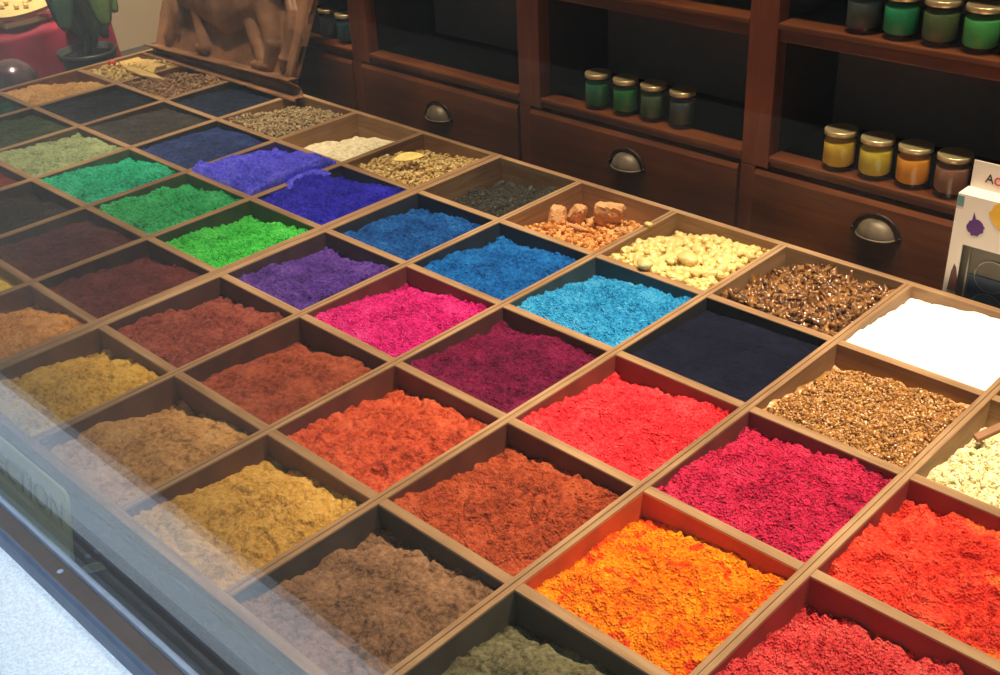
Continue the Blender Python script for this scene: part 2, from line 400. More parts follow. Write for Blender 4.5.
def P(name, d, m, l, **k): return mat_powder(name, d, m, l, **k)
powders = [
 # i, j, name, label, colours(dark, mid, light), kwargs heap, kwargs mat
 (8, 2, 'crimson_powder', 'crimson pigment powder between bright orange powder and golden granules', (150, 14, 54), (206, 36, 80), (228, 62, 100), dict(low=-.026, peak=-.006, clump=1.6), dict(grain=1.5)),
 (8, 3, 'orange_powder', 'bright orange and yellow pigment powder in the front of the right tray', (240, 84, 6), (255, 132, 14), (255, 176, 34), dict(low=-.032, peak=-.012, clump=1.3, shape=2.6), dict(grain=1.3, spots=((232, 72, 18), 48, .555))),
 (8, 4, 'olive_grey_powder', 'dark olive grey earth powder at the bottom edge', (62, 58, 40), (96, 90, 66), (122, 116, 88), dict(low=-.042, peak=-.014, clump=.6, rough=1.0), dict(grain=.7)),
 (7, 1, 'navy_powder', 'almost black navy powder, smooth and flat, below the amber shards', (10, 11, 26), (15, 16, 34), (24, 26, 48), dict(low=-.020, peak=-.012, rough=.25, clump=.15), dict(grain=.35)),
 (7, 2, 'scarlet_powder', 'vivid scarlet red powder left of the crimson powder', (218, 24, 38), (246, 54, 66), (252, 88, 94), dict(low=-.032, peak=-.006, clump=1.3), dict(grain=1.2)),
 (7, 3, 'rust_powder', 'rusty orange brown powder left of the bright orange powder', (112, 42, 22), (156, 66, 38), (182, 90, 58), dict(low=-.038, peak=-.010, clump=.9), dict(grain=1.0)),
 (7, 4, 'umber_powder', 'dull umber brown powder at the front, left of the olive grey powder', (84, 58, 42), (122, 90, 66), (150, 114, 88), dict(low=-.040, peak=-.010, clump=.6, rough=.95), dict(grain=.7)),
 (6, 1, 'sky_blue_powder', 'light sky blue powder below the pale yellow resin', (24, 120, 190), (52, 164, 230), (96, 192, 244), dict(low=-.034, peak=-.006, clump=1.5), dict(grain=1.4)),
 (6, 2, 'magenta_powder', 'deep wine magenta powder left of the scarlet powder', (64, 6, 38), (108, 16, 58), (140, 32, 78), dict(low=-.026, peak=-.008, clump=1.1, rough=.8), dict(grain=1.1)),
 (6, 3, 'vermilion_earth_powder', 'orange red earth powder left of the rusty powder', (140, 46, 28), (186, 74, 46), (206, 102, 68), dict(low=-.038, peak=-.008, clump=.7, rough=1.2), dict(grain=.8)),
 (6, 4, 'ochre_powder', 'golden ochre powder at the front, left of the umber powder', (158, 110, 44), (196, 150, 72), (214, 172, 96), dict(low=-.040, peak=-.006, clump=.7, rough=1.0), dict(grain=.8)),
 (5, 1, 'azure_powder', 'strong azure blue powder left of the sky blue powder', (8, 58, 132), (18, 96, 176), (42, 126, 204), dict(low=-.034, peak=-.010, clump=1.2), dict(grain=1.1)),
 (5, 2, 'hot_pink_powder', 'hot pink powder left of the magenta powder', (176, 6, 92), (232, 32, 134), (244, 80, 160), dict(low=-.034, peak=-.006, clump=1.6), dict(grain=1.5)),
 (5, 3, 'brick_red_powder', 'smooth brick red powder left of the orange red earth', (100, 42, 28), (136, 64, 44), (156, 84, 60), dict(low=-.040, peak=-.014, clump=.4, rough=.85), dict(grain=.5)),
 (5, 4, 'tan_powder', 'sandy tan powder at the front, left of the golden ochre powder', (150, 102, 58), (186, 138, 86), (206, 164, 112), dict(low=-.044, peak=-.008, clump=.6, rough=1.0), dict(grain=.7)),
 (4, 1, 'cerulean_powder', 'deep cerulean blue powder beside the double rail, left of the azure powder', (10, 44, 110), (20, 78, 152), (44, 110, 182), dict(low=-.032, peak=-.010, clump=1.2), dict(grain=1.1)),
 (4, 2, 'purple_powder', 'dark purple violet powder below the deep cerulean powder', (50, 26, 96), (80, 48, 136), (108, 76, 160), dict(low=-.032, peak=-.010, clump=1.1), dict(grain=1.0)),
 (4, 3, 'red_earth_powder', 'reddish brown earth powder below the purple powder', (96, 40, 34), (130, 62, 52), (152, 84, 70), dict(low=-.036, peak=-.008, clump=.8, rough=1.2), dict(grain=.8)),
 (4, 4, 'yellow_ochre_powder', 'mustard yellow ochre powder at the front left corner of the right tray', (166, 122, 40), (206, 160, 66), (222, 180, 88), dict(low=-.040, peak=-.006, clump=.5, rough=1.2), dict(grain=.7)),
 (3, 1, 'ultramarine_powder', 'deep ultramarine blue powder left of the double rail', (20, 16, 120), (36, 30, 176), (58, 54, 206), dict(low=-.034, peak=-.004, clump=1.0, rough=1.2), dict(grain=1.0)),
 (3, 2, 'bright_green_powder', 'vivid yellowish green powder below the deep ultramarine powder', (30, 164, 44), (74, 222, 82), (124, 240, 122), dict(low=-.034, peak=-.008, clump=1.5), dict(grain=1.4)),
 (3, 3, 'maroon_powder', 'dark maroon powder below the vivid green powder', (66, 22, 26), (90, 38, 38), (112, 56, 54), dict(low=-.030, peak=-.012, clump=.4, rough=.9), dict(grain=.6)),
 (3, 4, 'apricot_earth_powder', 'apricot orange earth powder left of the mustard yellow powder', (184, 116, 52), (216, 150, 82), (230, 172, 106), dict(low=-.034, peak=-.006, clump=.5, rough=1.2), dict(grain=.6)),
 (2, 0, 'cream_powder', 'cream white powder near the cabinet, left of the pale nuggets', (232, 214, 170), (250, 236, 200), (255, 246, 222), dict(low=-.110, peak=-.004, clump=.2, rough=.8, ctr=(.72, .36)), dict(grain=.3)),
 (2, 1, 'blue_violet_powder', 'heaped blue violet powder spilling over its partition', (54, 52, 190), (84, 82, 242), (122, 118, 250), dict(low=-.024, peak=.010, clump=.9, rough=1.2, ctr=(.6, .5)), dict(grain=.9)),
 (2, 2, 'emerald_powder', 'mid emerald green powder left of the vivid yellowish green powder', (24, 142, 78), (56, 198, 118), (104, 220, 146), dict(low=-.026, peak=-.002, clump=1.5), dict(grain=1.4)),
 (2, 3, 'chocolate_maroon_powder', 'flat chocolate maroon powder left of the dark maroon powder', (56, 26, 28), (76, 40, 40), (98, 58, 56), dict(low=-.022, peak=-.010, clump=.3, rough=.7), dict(grain=.6)),
 (2, 4, 'lemon_ochre_powder', 'lemon yellow earth powder at the left edge of the photo', (196, 160, 50), (226, 190, 78), (238, 208, 104), dict(low=-.030, peak=-.008, clump=.5), dict(grain=.6)),
 (1, 1, 'slate_blue_powder', 'flat dark slate blue powder left of the blue violet heap', (24, 34, 74), (36, 50, 98), (56, 72, 124), dict(low=-.014, peak=-.007, clump=.3, rough=.4), dict(grain=.6)),
 (1, 2, 'turquoise_green_powder', 'turquoise green powder heaped right of the pale sage powder', (16, 134, 102), (38, 190, 146), (84, 214, 176), dict(low=-.026, peak=.000, clump=1.3), dict(grain=1.3)),
 (1, 3, 'brown_black_powder', 'brownish black powder left of the chocolate maroon powder', (28, 22, 18), (42, 34, 28), (62, 52, 44), dict(low=-.026, peak=-.012, clump=.4, rough=.8), dict(grain=.6)),
 (0, 0, 'indigo_powder', 'blackish indigo powder in the shadow under the terracotta relief', (20, 26, 42), (30, 38, 58), (44, 54, 76), dict(low=-.016, peak=-.008, clump=.2, rough=.4), dict(grain=.4)),
 (0, 1, 'charcoal_powder', 'charcoal grey powder left of the slate blue powder', (40, 38, 38), (56, 53, 52), (74, 70, 68), dict(low=-.013, peak=-.007, clump=.2, rough=.4), dict(grain=.4)),
 (0, 2, 'sage_powder', 'pale sage green powder left of the turquoise green heap', (112, 128, 92), (146, 160, 118), (174, 184, 142), dict(low=-.022, peak=.000, clump=.7, rough=1.0), dict(grain=.8)),
 (0, 3, 'oxblood_powder', 'dark oxblood red powder at the left edge below the sage powder', (70, 24, 18), (98, 40, 30), (118, 58, 44), dict(low=-.022, peak=-.008, clump=.3), dict(grain=.5)),
 (-1, 1, 'ink_black_powder', 'ink black powder right of the pale orange ochre near the left corner', (22, 24, 30), (32, 35, 42), (48, 52, 60), dict(low=-.014, peak=-.007, clump=.2, rough=.4), dict(grain=.4)),
 (-1, 2, 'moss_green_powder', 'dark moss green powder above the pale sage powder', (38, 50, 34), (56, 68, 46), (78, 90, 64), dict(low=-.015, peak=-.006, clump=.3, rough=.5), dict(grain=.5)),
 (-2, 1, 'pale_orange_ochre_powder', 'pale orange ochre powder at the far left end of the tray', (186, 138, 84), (212, 164, 106), (226, 184, 130), dict(low=-.034, peak=.000, clump=.5, rough=1.0, ctr=(.6, .4)), dict(grain=.6)),
 (-2, 2, 'bottle_green_powder', 'blackish bottle green powder cut by the left edge of the photo', (16, 44, 38), (26, 60, 52), (44, 82, 72), dict(low=-.020, peak=-.008, clump=.4), dict(grain=.5)),
 (8, 0, 'white_powder', 'pure white powder near the paint box, brightest in the photo', (244, 242, 236), (250, 249, 246), (252, 252, 250), dict(low=-.022, peak=-.003, clump=.1, rough=.4, shape=3.4, ctr=(.6, .45)), dict(grain=.2)),
 (9, 2, 'vermilion_powder', 'vermilion red powder with orange streaks at the right edge', (200, 32, 26), (234, 64, 48), (246, 96, 70), dict(low=-.034, peak=-.004, clump=1.2, rough=1.8), dict(grain=1.1, spots=((250, 128, 56), 9, .56))),
 (9, 3, 'coral_red_powder', 'coral red lumpy powder at the bottom right, right of the bright orange powder', (200, 34, 44), (234, 72, 76), (246, 108, 98), dict(low=-.038, peak=-.008, clump=1.8, rough=1.3), dict(grain=1.5)),
]
DUST_SHADE = {(8, 3): (196, 84, 22), (9, 3): (150, 40, 34), (7, 1): (34, 32, 40), (3, 1): (44, 40, 60), (4, 1): (42, 48, 60), (5, 1): (46, 56, 66), (6, 1): (60, 76, 80), (8, 4): (74, 66, 50), (7, 4): (80, 66, 54), (3, 2): (76, 84, 48), (1, 1): (54, 52, 58), (5, 2): (118, 62, 62), (8, 2): (112, 52, 46), (7, 2): (128, 62, 46), (9, 2): (140, 56, 44)}
for (i, j, nm, lab, cd, cm, cl, hk, mk) in powders:
    o, _ = heap(nm, lab, i, j, P(nm.replace('_', ' '), cd, cm, cl, **mk), **hk)
    DUST_SHADE.setdefault((i, j), tuple(int(.74 * a + .26 * b) for a, b in zip((92, 58, 40), cm)))  # default film: dark brown painting the walls' shade, tinted with the pigment
    if nm not in ('white_powder', 'cream_powder'):                                # pigment dust and painted shade on the two inner walls behind the heap
        x0, x1, y0, y1 = cell_box(i, j); c = o.location; md = mat_plain('dust and shade of ' + nm, DUST_SHADE[(i, j)], 0.9, var=.25, scale=30)
        MB().box(x0 - c.x, x0 + .0004 - c.x, y0 - c.y, y1 - c.y, .02, -.0015 - c.z).box(x0 + .0004 - c.x, x1 - c.x, y1 - .0004 - c.y, y1 - c.y, .02, -.0015 - c.z).build('dust_shade_film', md, o)['label'] = 'powder dust and painted shade on the compartment walls'

# blue violet powder that has slid over the partition
def mound(name, label, cx, cy, rx, ry, h, mat, ang=0.0, z0=0.0):
    n = 40; u = np.linspace(-1, 1, n); U, V = np.meshgrid(u, u, indexing='ij')
    X = U * rx; Y = V * ry; r = np.sqrt(U ** 2 + V ** 2) + 0.25 * fbm(X + cx, Y + cy, 60, 3)
    Z = h * np.clip(1 - r ** 2, -0.12, 1) + 0.0012 * fbm(X + cx, Y, 160, 2) * (r < 1)
    ca, sa = math.cos(ang), math.sin(ang)
    V3 = np.stack([X * ca - Y * sa, X * sa + Y * ca, Z], -1).reshape(-1, 3)
    ids = np.arange(n * n).reshape(n, n)
    F = np.stack([ids[:-1, :-1], ids[1:, :-1], ids[1:, 1:], ids[:-1, 1:]], -1).reshape(-1, 4)
    keep = (r.ravel()[F] < 1.15).any(1)
    return tag(link(name, np_mesh(name, V3, F[keep], mat), None, (cx, cy, z0)), label, 'pigment powder')
mound('spilled_powder', 'spilled tongue of blue violet powder lying across a partition top', 3 * S + 0.002, -1.42 * S, 0.016, 0.040, 0.009, bpy.data.materials['blue violet powder'], z0=-0.0015)

# ---------------------------------------------------------------- granular fills
def ico(sub=0):
    bm = bmesh.new(); bmesh.ops.create_icosphere(bm, subdivisions=sub + 1, radius=1.0)
    V = np.array([v.co[:] for v in bm.verts]); F = np.array([[v.index for v in f.verts] for f in bm.faces]); bm.free()
    return V, F
ICO0 = ico(0)
def rots(n):
    q = rng.normal(size=(n, 4)); q /= np.linalg.norm(q, axis=1)[:, None]; w, x, y, z = q.T
    return np.stack([1 - 2 * (y * y + z * z), 2 * (x * y - z * w), 2 * (x * z + y * w), 2 * (x * y + z * w), 1 - 2 * (x * x + z * z), 2 * (y * z - x * w),
                     2 * (x * z - y * w), 2 * (y * z + x * w), 1 - 2 * (x * x + y * y)], 1).reshape(n, 3, 3)
def scatter(name, label, i, j, mat, n, size, aspect, low, peak, cat, ctr=(.55, .42), rough=1.0, tmpl=None, jitter=0.25, lift=0.0, shape=2.2, flat=False, edge=0.006, smooth=False, layers=1.0):
    """a heap of uncountable granules as one mesh, with a loose bed under them"""
    x0, x1, y0, y1 = cell_box(i, j)
    T, F = tmpl or ICO0
    X = rng.uniform(x0 + edge, x1 - edge, n); Y = rng.uniform(y0 + edge, y1 - edge, n)
    seed = 3.17 * i + 7.7 * j + 40
    Z = heap_heights(i, j, X, Y, low, peak, rough, 0.0, ctr, seed, shape) + lift + rng.uniform(-layers, layers, n) * size * 0.8
    sc = size * rng.uniform(0.6, 1.25, (n, 1)) * np.array(aspect)[None] * rng.uniform(0.8, 1.2, (n, 3))
    R = rots(n)
    if flat:
        a = rng.uniform(0, 2 * np.pi, n); z = np.zeros(n); o = np.ones(n)
        Rz = np.stack([np.cos(a), -np.sin(a), z, np.sin(a), np.cos(a), z, z, z, o], 1).reshape(n, 3, 3)
        t = rng.normal(0, 0.5, n)
        Rx = np.stack([o, z, z, z, np.cos(t), -np.sin(t), z, np.sin(t), np.cos(t)], 1).reshape(n, 3, 3)
        R = np.einsum('nij,njk->nik', Rz, Rx)
    L = T[None] * (1 + rng.uniform(-jitter, jitter, (n, len(T), 1))) * sc[:, None, :]
    V = np.einsum('nij,nkj->nki', R, L) + np.stack([X, Y, Z], 1)[:, None, :]
    V[..., 0] = np.clip(V[..., 0], x0, x1); V[..., 1] = np.clip(V[..., 1], y0, y1)
    FF = (F[None] + (np.arange(n) * len(T))[:, None, None]).reshape(-1, 3)
    xc, yc, zb = (x0 + x1) / 2, (y0 + y1) / 2, ZD + 0.0075
    V = V.reshape(-1, 3) - np.array([xc, yc, zb])
    # bed surface below so that no tray bottom shows between the granules
    m = 40; gx = np.linspace(x0, x1, m); gy = np.linspace(y0, y1, m); GX, GY = np.meshgrid(gx, gy, indexing='ij')
    GZ = heap_heights(i, j, GX, GY, low, peak, rough, 0.0, ctr, seed, shape) - size * 0.7
    B = np.stack([GX - xc, GY - yc, GZ - zb], -1).reshape(-1, 3)
    ids = np.arange(m * m).reshape(m, m) + len(V)
    q = np.stack([ids[:-1, :-1], ids[1:, :-1], ids[1:, 1:], ids[:-1, 1:]], -1).reshape(-1, 4)
    FB = np.concatenate([q[:, [0, 1, 2]], q[:, [0, 2, 3]]])
    ring = np.concatenate([ids[:, 0], ids[-1, 1:], ids[-2::-1, -1], ids[0, -2:0:-1]])
    allV = np.concatenate([V, B]); bot = allV[ring].copy(); bot[:, 2] = 0
    bi = np.arange(len(ring)) + len(allV); r2 = np.roll(ring, -1); b2 = np.roll(bi, -1)
    FS = np.concatenate([np.stack([ring, bi, b2], -1), np.stack([ring, b2, r2], -1)])
    me = np_mesh(name, np.concatenate([allV, bot]), np.concatenate([FF, FB, FS]), mat, smooth)
    return tag(link(name, me, None, (xc, yc, zb)), label, cat, None, 'stuff')

M_gravel = mat_grain('pale nuggets', [(150, 118, 62), (190, 156, 92), (214, 184, 120), (226, 202, 146)], 0.55)
scatter('pale_nuggets', 'pale straw nuggets heaped by the cabinet with a yellow leaf on top', 3, 0, M_gravel, 1500, .0036, (1, .85, .75), -.040, -.008, 'resin nuggets', ctr=(.5, .42))
M_root = mat_grain('root chips', [(140, 118, 86), (164, 142, 106), (182, 162, 126)], 0.7)
scatter('root_chips', 'pale brown root chips behind the slate blue powder', 1, 0, M_root, 1700, .0032, (1.5, .7, .6), -.030, -.004, 'root chips', ctr=(.6, .5))
M_grain = mat_grain('brown grain', [(104, 72, 44), (150, 108, 66), (188, 146, 94), (140, 130, 128)], 0.5)
scatter('brown_grain', 'coarse brown grains under the left end of the terracotta relief', -1, 0, M_grain, 1900, .0029, (1, .9, .8), -.030, -.002, 'resin grains', ctr=(.62, .35))
M_dgrain = mat_grain('dark grit', [(34, 32, 28), (52, 49, 42), (74, 68, 56)], 0.6)
scatter('dark_grit', 'dark grey grit in the back corner of the right tray', 4, 0, M_dgrain, 8000, .0011, (1, .9, .8), -.046, -.020, 'mineral grit', ctr=(.5, .45), rough=1.4)
M_goldg = mat_grain('golden granules', [(110, 68, 26), (140, 92, 38), (164, 112, 52), (182, 132, 72), (206, 162, 104)], 0.35, 0.6, 0.0)
scatter('golden_granules', 'golden brown resin granules between white powder and crimson powder', 8, 1, M_goldg, 9000, .0019, (1, .9, .8), -.034, -.010, 'resin granules', shape=2.8)
M_pellet = mat_grain('pale pellets', [(214, 196, 140), (236, 224, 178), (246, 240, 206)], 0.55)
scatter('pale_pellets', 'pale yellow pellets at the right edge beside the golden granules', 9, 1, M_pellet, 3600, .0025, (1.5, .8, .75), -.040, -.012, 'pellets', ctr=(.6, .45))
FL = (np.array([[-1, -.5, 0], [-.2, -.9, .25], [.8, -.6, .1], [1, .4, -.1], [.1, .9, .3], [-.8, .6, .05], [-.9, -.45, -.18], [-.2, -.8, .05], [.75, -.5, -.1], [.95, .38, -.28], [.1, .8, .1], [-.75, .55, -.14]]),
      np.array([[0, 1, 5], [1, 4, 5], [1, 2, 4], [2, 3, 4], [6, 11, 7], [7, 11, 10], [7, 10, 8], [8, 10, 9]] + [t for a in range(6) for t in ([a, a + 6, (a + 1) % 6], [(a + 1) % 6, a + 6, (a + 1) % 6 + 6])]))
M_amber = mat_grain('amber shards', [(70, 42, 24), (110, 70, 36), (142, 94, 50), (170, 118, 66), (116, 84, 62)], 0.18, 0.8, 0.0, 30)
M_amber.node_tree.nodes['Principled BSDF'].inputs['Transmission Weight'].default_value = 0.2
scatter('amber_shards', 'glossy brown amber resin shards left of the white powder', 7, 0, M_amber, 3400, .0046, (2.1, .9, .5), -.046, -.008, 'resin shards', jitter=.5, rough=2.0, smooth=True)
M_crumb = mat_grain('orange crumbs', [(176, 108, 50), (214, 146, 76), (236, 180, 112)], 0.6)
scatter('orange_crumbs', 'orange resin crumbs lying under the big amber coloured rocks', 5, 0, M_crumb, 800, .0036, (1, .85, .7), -.085, -.016, 'resin crumbs', ctr=(.55, .25), rough=1.3)
M_yel = mat_grain('yellow resin', [(168, 130, 62), (200, 164, 86), (220, 190, 112), (236, 214, 150)], 0.35, 0.6, 0.15, 60)
scatter('yellow_resin_crumbs', 'pale yellow resin crumbs beneath the bigger yellow lumps', 6, 0, M_yel, 800, .0045, (1, .85, .75), -.034, -.010, 'resin crumbs', ctr=(.5, .5))
M_ykn = mat_grain('yellow stone crumbs', [(188, 158, 90), (212, 186, 120), (226, 204, 148)], 0.6)
scatter('yellow_stone_crumbs', 'pale yellow stone crumbs in the far left corner compartment', -2, 0, M_ykn, 500, .0040, (1, .85, .7), -.030, -.002, 'stone crumbs', ctr=(.5, .5))

# individual stones and lumps
def rock_mesh(name, mat, seed, sub=2, amp=0.28, facets=7, smooth=False, block=0):
    r = np.random.default_rng(seed); V, F = ico(sub)
    d = V / np.linalg.norm(V, axis=1)[:, None]; rad = np.ones(len(V))
    if block: rad = 0.86 / (np.abs(d) ** block).sum(1) ** (1 / block)
    for _ in range(facets):                       # cut flat faces
        nrm = r.normal(size=3); nrm /= np.linalg.norm(nrm); h = r.uniform(0.6, 0.9)
        k = d @ nrm; rad = np.where(k > 1e-3, np.minimum(rad, h / np.maximum(k, 1e-3)), rad)
    V = d * rad[:, None] * (1 + amp * 0.12 * r.normal(size=(len(V), 1)))
    return np_mesh(name, V, F, mat, smooth)
M_rock = mat_plain('amber rock', (212, 156, 104), rough=0.55, var=0.2, scale=3, bump=0.3, bscale=14)
rocks = [rock_mesh('amber_rock', M_rock, 20 + k, 3, .25, 9, block=5) for k in range(3)]
rk = [ # x, y, z, sx, sy, sz, rotz, label
 (0.952, -0.058, -0.006, .024, .018, .024, .4, 'large blunt amber rock standing highest in its compartment'),
 (0.906, -0.072, -0.014, .014, .012, .021, .2, 'upright amber rock left of the large blunt one'),
 (0.888, -0.092, -0.014, .013, .013, .019, 1.1, 'squarish amber rock leftmost in its compartment'),
 (0.931, -0.100, -0.015, .017, .006, .004, .1, 'flat amber sliver lying in front of the large blunt rock'),
 (0.984, -0.066, -0.018, .016, .007, .006, .2, 'long amber splinter right of the large blunt rock'),
 (0.932, -0.068, -0.020, .010, .009, .008, .9, 'small amber rock wedged between the upright and the large one'),
]
for k, (x, y, z, sx, sy, sz, rz, lab) in enumerate(rk):
    o = link('amber_rock', rocks[k % 3], None, (x, y, z)); o.scale = (sx, sy, sz); o.rotation_euler = (.12 - .1 * k, 0.1 + .09 * (k % 3), rz)
    tag(o, lab, 'rock', 'amber rocks')

lumps = [rock_mesh('resin_lump', M_yel, 60 + k, 2, .5, 5, True) for k in range(5)]
x0, x1, y0, y1 = cell_box(6, 0)
placed = []
LG = 'loose pale yellow resin lumps'
for k in range(210):
    for _ in range(30):
        x = random.uniform(x0 + .010, x1 - .010); y = random.uniform(y0 + .008, y1 - .012)
        if all((x - a) ** 2 + (y - b) ** 2 > 0.0070 ** 2 for a, b in placed): break
    else: continue
    placed.append((x, y))
    z = float(heap_heights(6, 0, np.array([x]), np.array([y]), -.034, -.010, 1.0, 0.0, (.5, .5), 3.17 * 6 + 40)[0]) + 0.003
    o = link('resin_lump', lumps[k % 5], None, (x, y, z))
    r = random.uniform(.0042, .0076); o.scale = (r * random.uniform(.9, 1.4), r, r * random.uniform(.7, 1.0))
    o.rotation_euler = (random.uniform(-.5, .5), random.uniform(-.5, .5), random.uniform(0, 6.28))
    tag(o, 'pale yellow resin lump in the heap above the sky blue powder', 'resin lump', LG)
for (x, y, z, r, lab) in [(1.121, -0.112, 0.001, .0125, 'big clouded yellow resin lump at the front of its heap'),
                          (1.094, -0.163, 0.006, .009, 'stray yellow resin lump on the partition above the sky blue powder'),
                          (1.022, -0.062, 0.003, .005, 'stray yellow resin lump on the partition right of the amber rocks')]:
    o = link('resin_lump', lumps[int(r * 1000) % 5], None, (x, y, z)); o.scale = (r * 1.25, r, r * .8); tag(o, lab, 'resin lump')
# leaf, slabs, pebble
def leaf_mesh(name, L, W, mat, bend=0.15, thick=0.0006, fold=0.12, nseg=14):
    m = MB(); vs = []; fs = []
    for k in range(nseg + 1):
        t = k / nseg; w = W * math.sin(math.pi * min(1, t * 0.97 + 0.015)) ** 0.8 * (1 - 0.25 * t); z = bend * L * (t - t * t) * 2
        for s in (-1, -.5, 0, .5, 1): vs.append((L * (t - .5), s * w / 2, z + fold * abs(s) * w))
    for k in range(nseg):
        for q in range(4): fs.append((k * 5 + q, k * 5 + q + 1, (k + 1) * 5 + q + 1, (k + 1) * 5 + q))
    m.add(vs, fs, True)
    return m
def leaf(name, label, L, W, mat, loc, rot, cat='leaf', **k):
    o = leaf_mesh(name, L, W, mat, **k).build(name, mat, None, loc); o.rotation_euler = rot
    s = o.modifiers.new('solid', 'SOLIDIFY'); s.thickness = 0.0008
    return tag(o, label, cat)
leaf('dried_leaf', 'yellow dried leaf lying on the pale straw nuggets', .050, .020, M_drieleaf, (0.601, -0.110, 0.0120), (.45, 0, 1.05), bend=.05)
leaf('withered_leaf', 'small withered grey leaf on the dark floor behind the window frame', .034, .014, M_greyleaf, (0.985, -0.8705, ZD + .003), (.1, 0, 1.0), bend=.1)
M_slab = mat_plain('pale yellow stone', (220, 186, 116), rough=0.6, var=0.12, scale=50, bump=0.3)
def slab(name, label, pts, h, loc, rot, mat, cat):
    o = MB().prism(pts, 0, h, 'z').build(name, mat, None, loc, bevel=0.0012); o.rotation_euler = rot
    return tag(o, label, cat)
slab('stone_slab', 'jagged pale yellow stone slab in the far left corner compartment', [(-.075, -.012), (-.03, -.030), (.03, -.022), (.075, -.030), (.045, -.004), (.052, .016), (.02, .012), (.0, .026), (-.04, .02), (-.06, .026)], .007, (-0.228, -0.074, -0.004), (.06, -.05, .06), M_slab, 'stone')
slab('stone_slab', 'thin pointed yellow stone splinter reaching under the terracotta relief', [(-.055, -.008), (.0, -.014), (.06, -.003), (.02, .006), (-.05, .01)], .004, (-0.165, -0.108, 0.001), (0, .05, .12), M_slab, 'stone')
M_red = mat_plain('orange red stone', (206, 84, 40), rough=0.5, var=0.2, scale=3)
o = link('red_pebble', rock_mesh('red_pebble', M_red, 91, 2, .2, 4, True), None, (-0.283, -0.115, 0.005)); o.scale = (.009, .008, .008)
tag(o, 'small orange red pebble beside the jagged yellow stone slab', 'pebble')
o = MB().box(-.004, .004, -.016, .016, -.003, .003).build('wood_chip', mat_plain('brown chip', (150, 104, 70), 0.7), None, (1.556, -0.222, -.006), bevel=.001); o.rotation_euler = (.3, .2, -.5)
tag(o, 'small brown wood chip on the pale yellow pellets', 'chip')

# ---------------------------------------------------------------- cabinet
YC, YB = 0.08, 0.245
POST = [(-0.168, -0.122), (0.246, 0.292), (0.657, 0.702), (1.068, 1.110), (1.479, 1.522), (1.89, 1.934)]
cab = thing('shelf_cabinet', 'dark mahogany cabinet with open shelves and cup pull drawers behind the trays', 'cabinet', (0.9, YC, ZD))
def C(m, name, mat, parent=cab, bevel=0.0015, lab=None):
    o = m.build(name, mat, parent, bevel=bevel)
    if lab: o['label'] = lab
    return o
ox, oy, oz = cab.location
ZT = 0.60
for a, b in POST:
    C(MB().box(a - ox, b - ox, 0.0, 0.024, .057 - oz, ZT - oz).box(a - ox, a + .0225 - ox, 0.0, 0.024, 0, .057 - oz), 'post', M_cabZ)
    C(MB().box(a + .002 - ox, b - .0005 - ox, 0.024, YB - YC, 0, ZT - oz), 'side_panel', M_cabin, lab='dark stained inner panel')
xa, xb = POST[0][0], POST[-1][1]
C(MB().box(xa - ox, xb - ox, YB - YC, YB - YC + .012, 0, ZT - oz), 'back_panel', M_back, lab='grey backing board')
C(MB().box(xa - .01 - ox, xb + .01 - ox, -.012, YB - YC + .012, ZT - oz, ZT + .022 - oz), 'top_board', M_cab)
for (p, q) in zip(POST[:-1], POST[1:]):
    a, b = p[1], q[0]
    for z1, z0, nm in ((0.075, 0.058, 'shelf'), (0.252, 0.227, 'shelf'), (0.430, 0.405, 'shelf')):
        m = MB().box(a - ox, b - ox, -0.0015, 0.030, z1 - .008 - oz, z1 - oz).box(a - ox, b - ox, 0.005, 0.030, z0 - oz, z1 - .008 - oz)
        C(m, 'shelf_edge', M_cab, bevel=.0022)
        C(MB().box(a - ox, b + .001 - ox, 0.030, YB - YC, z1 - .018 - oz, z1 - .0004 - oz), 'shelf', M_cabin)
# drawers
def make_cup(parent, x, dz=0.0):
    m = MB(); R, H_, D_ = 0.0255, 0.0225, 0.0190; n = 24; k = 10
    vs = []; fs = []                          # quarter dome, open underneath, with a rolled lip
    for b in range(k + 1):
        f = math.sqrt(max(0.0, 1 - (b / k * .995) ** 2))
        for a in range(n + 1):
            th = math.pi * a / n
            vs.append((R * f * math.cos(th), -D_ * f * math.sin(th) - .001, H_ * b / k))
    for b in range(k):
        for a in range(n):
            fs.append((b * (n + 1) + a, b * (n + 1) + a + 1, (b + 1) * (n + 1) + a + 1, (b + 1) * (n + 1) + a))
    m.add(vs, fs, True)
    m.tube([(R * math.cos(math.pi * a / n), -D_ * math.sin(math.pi * a / n) - .001, 0) for a in range(n + 1)], .0014, 8)
    o = m.build('cup_pull', M_bronze, parent, loc=(x, -.003, 0.004 + dz - oz)); o['label'] = 'aged bronze cup pull'
    s = o.modifiers.new('solid', 'SOLIDIFY'); s.thickness = 0.0012
    # backplate rim with three pins
    path = [(0.0325 * math.cos(t), -.0012, 0.0285 * math.sin(t) - .001) for t in [math.pi * q / 20 for q in range(21)]]
    r = MB().tube(path, .0022, 8)
    for t in (0.12, math.pi / 2, math.pi - .12): r.lathe([(.0022, 0), (.0022, .002), (.001, .0032)], 10, Matrix.Translation((0.0325 * math.cos(t), -.002, 0.0285 * math.sin(t))) @ Matrix.Rotation(math.pi / 2, 4, 'X'))
    e = r.build('pull_rim', M_bronze_d, o)
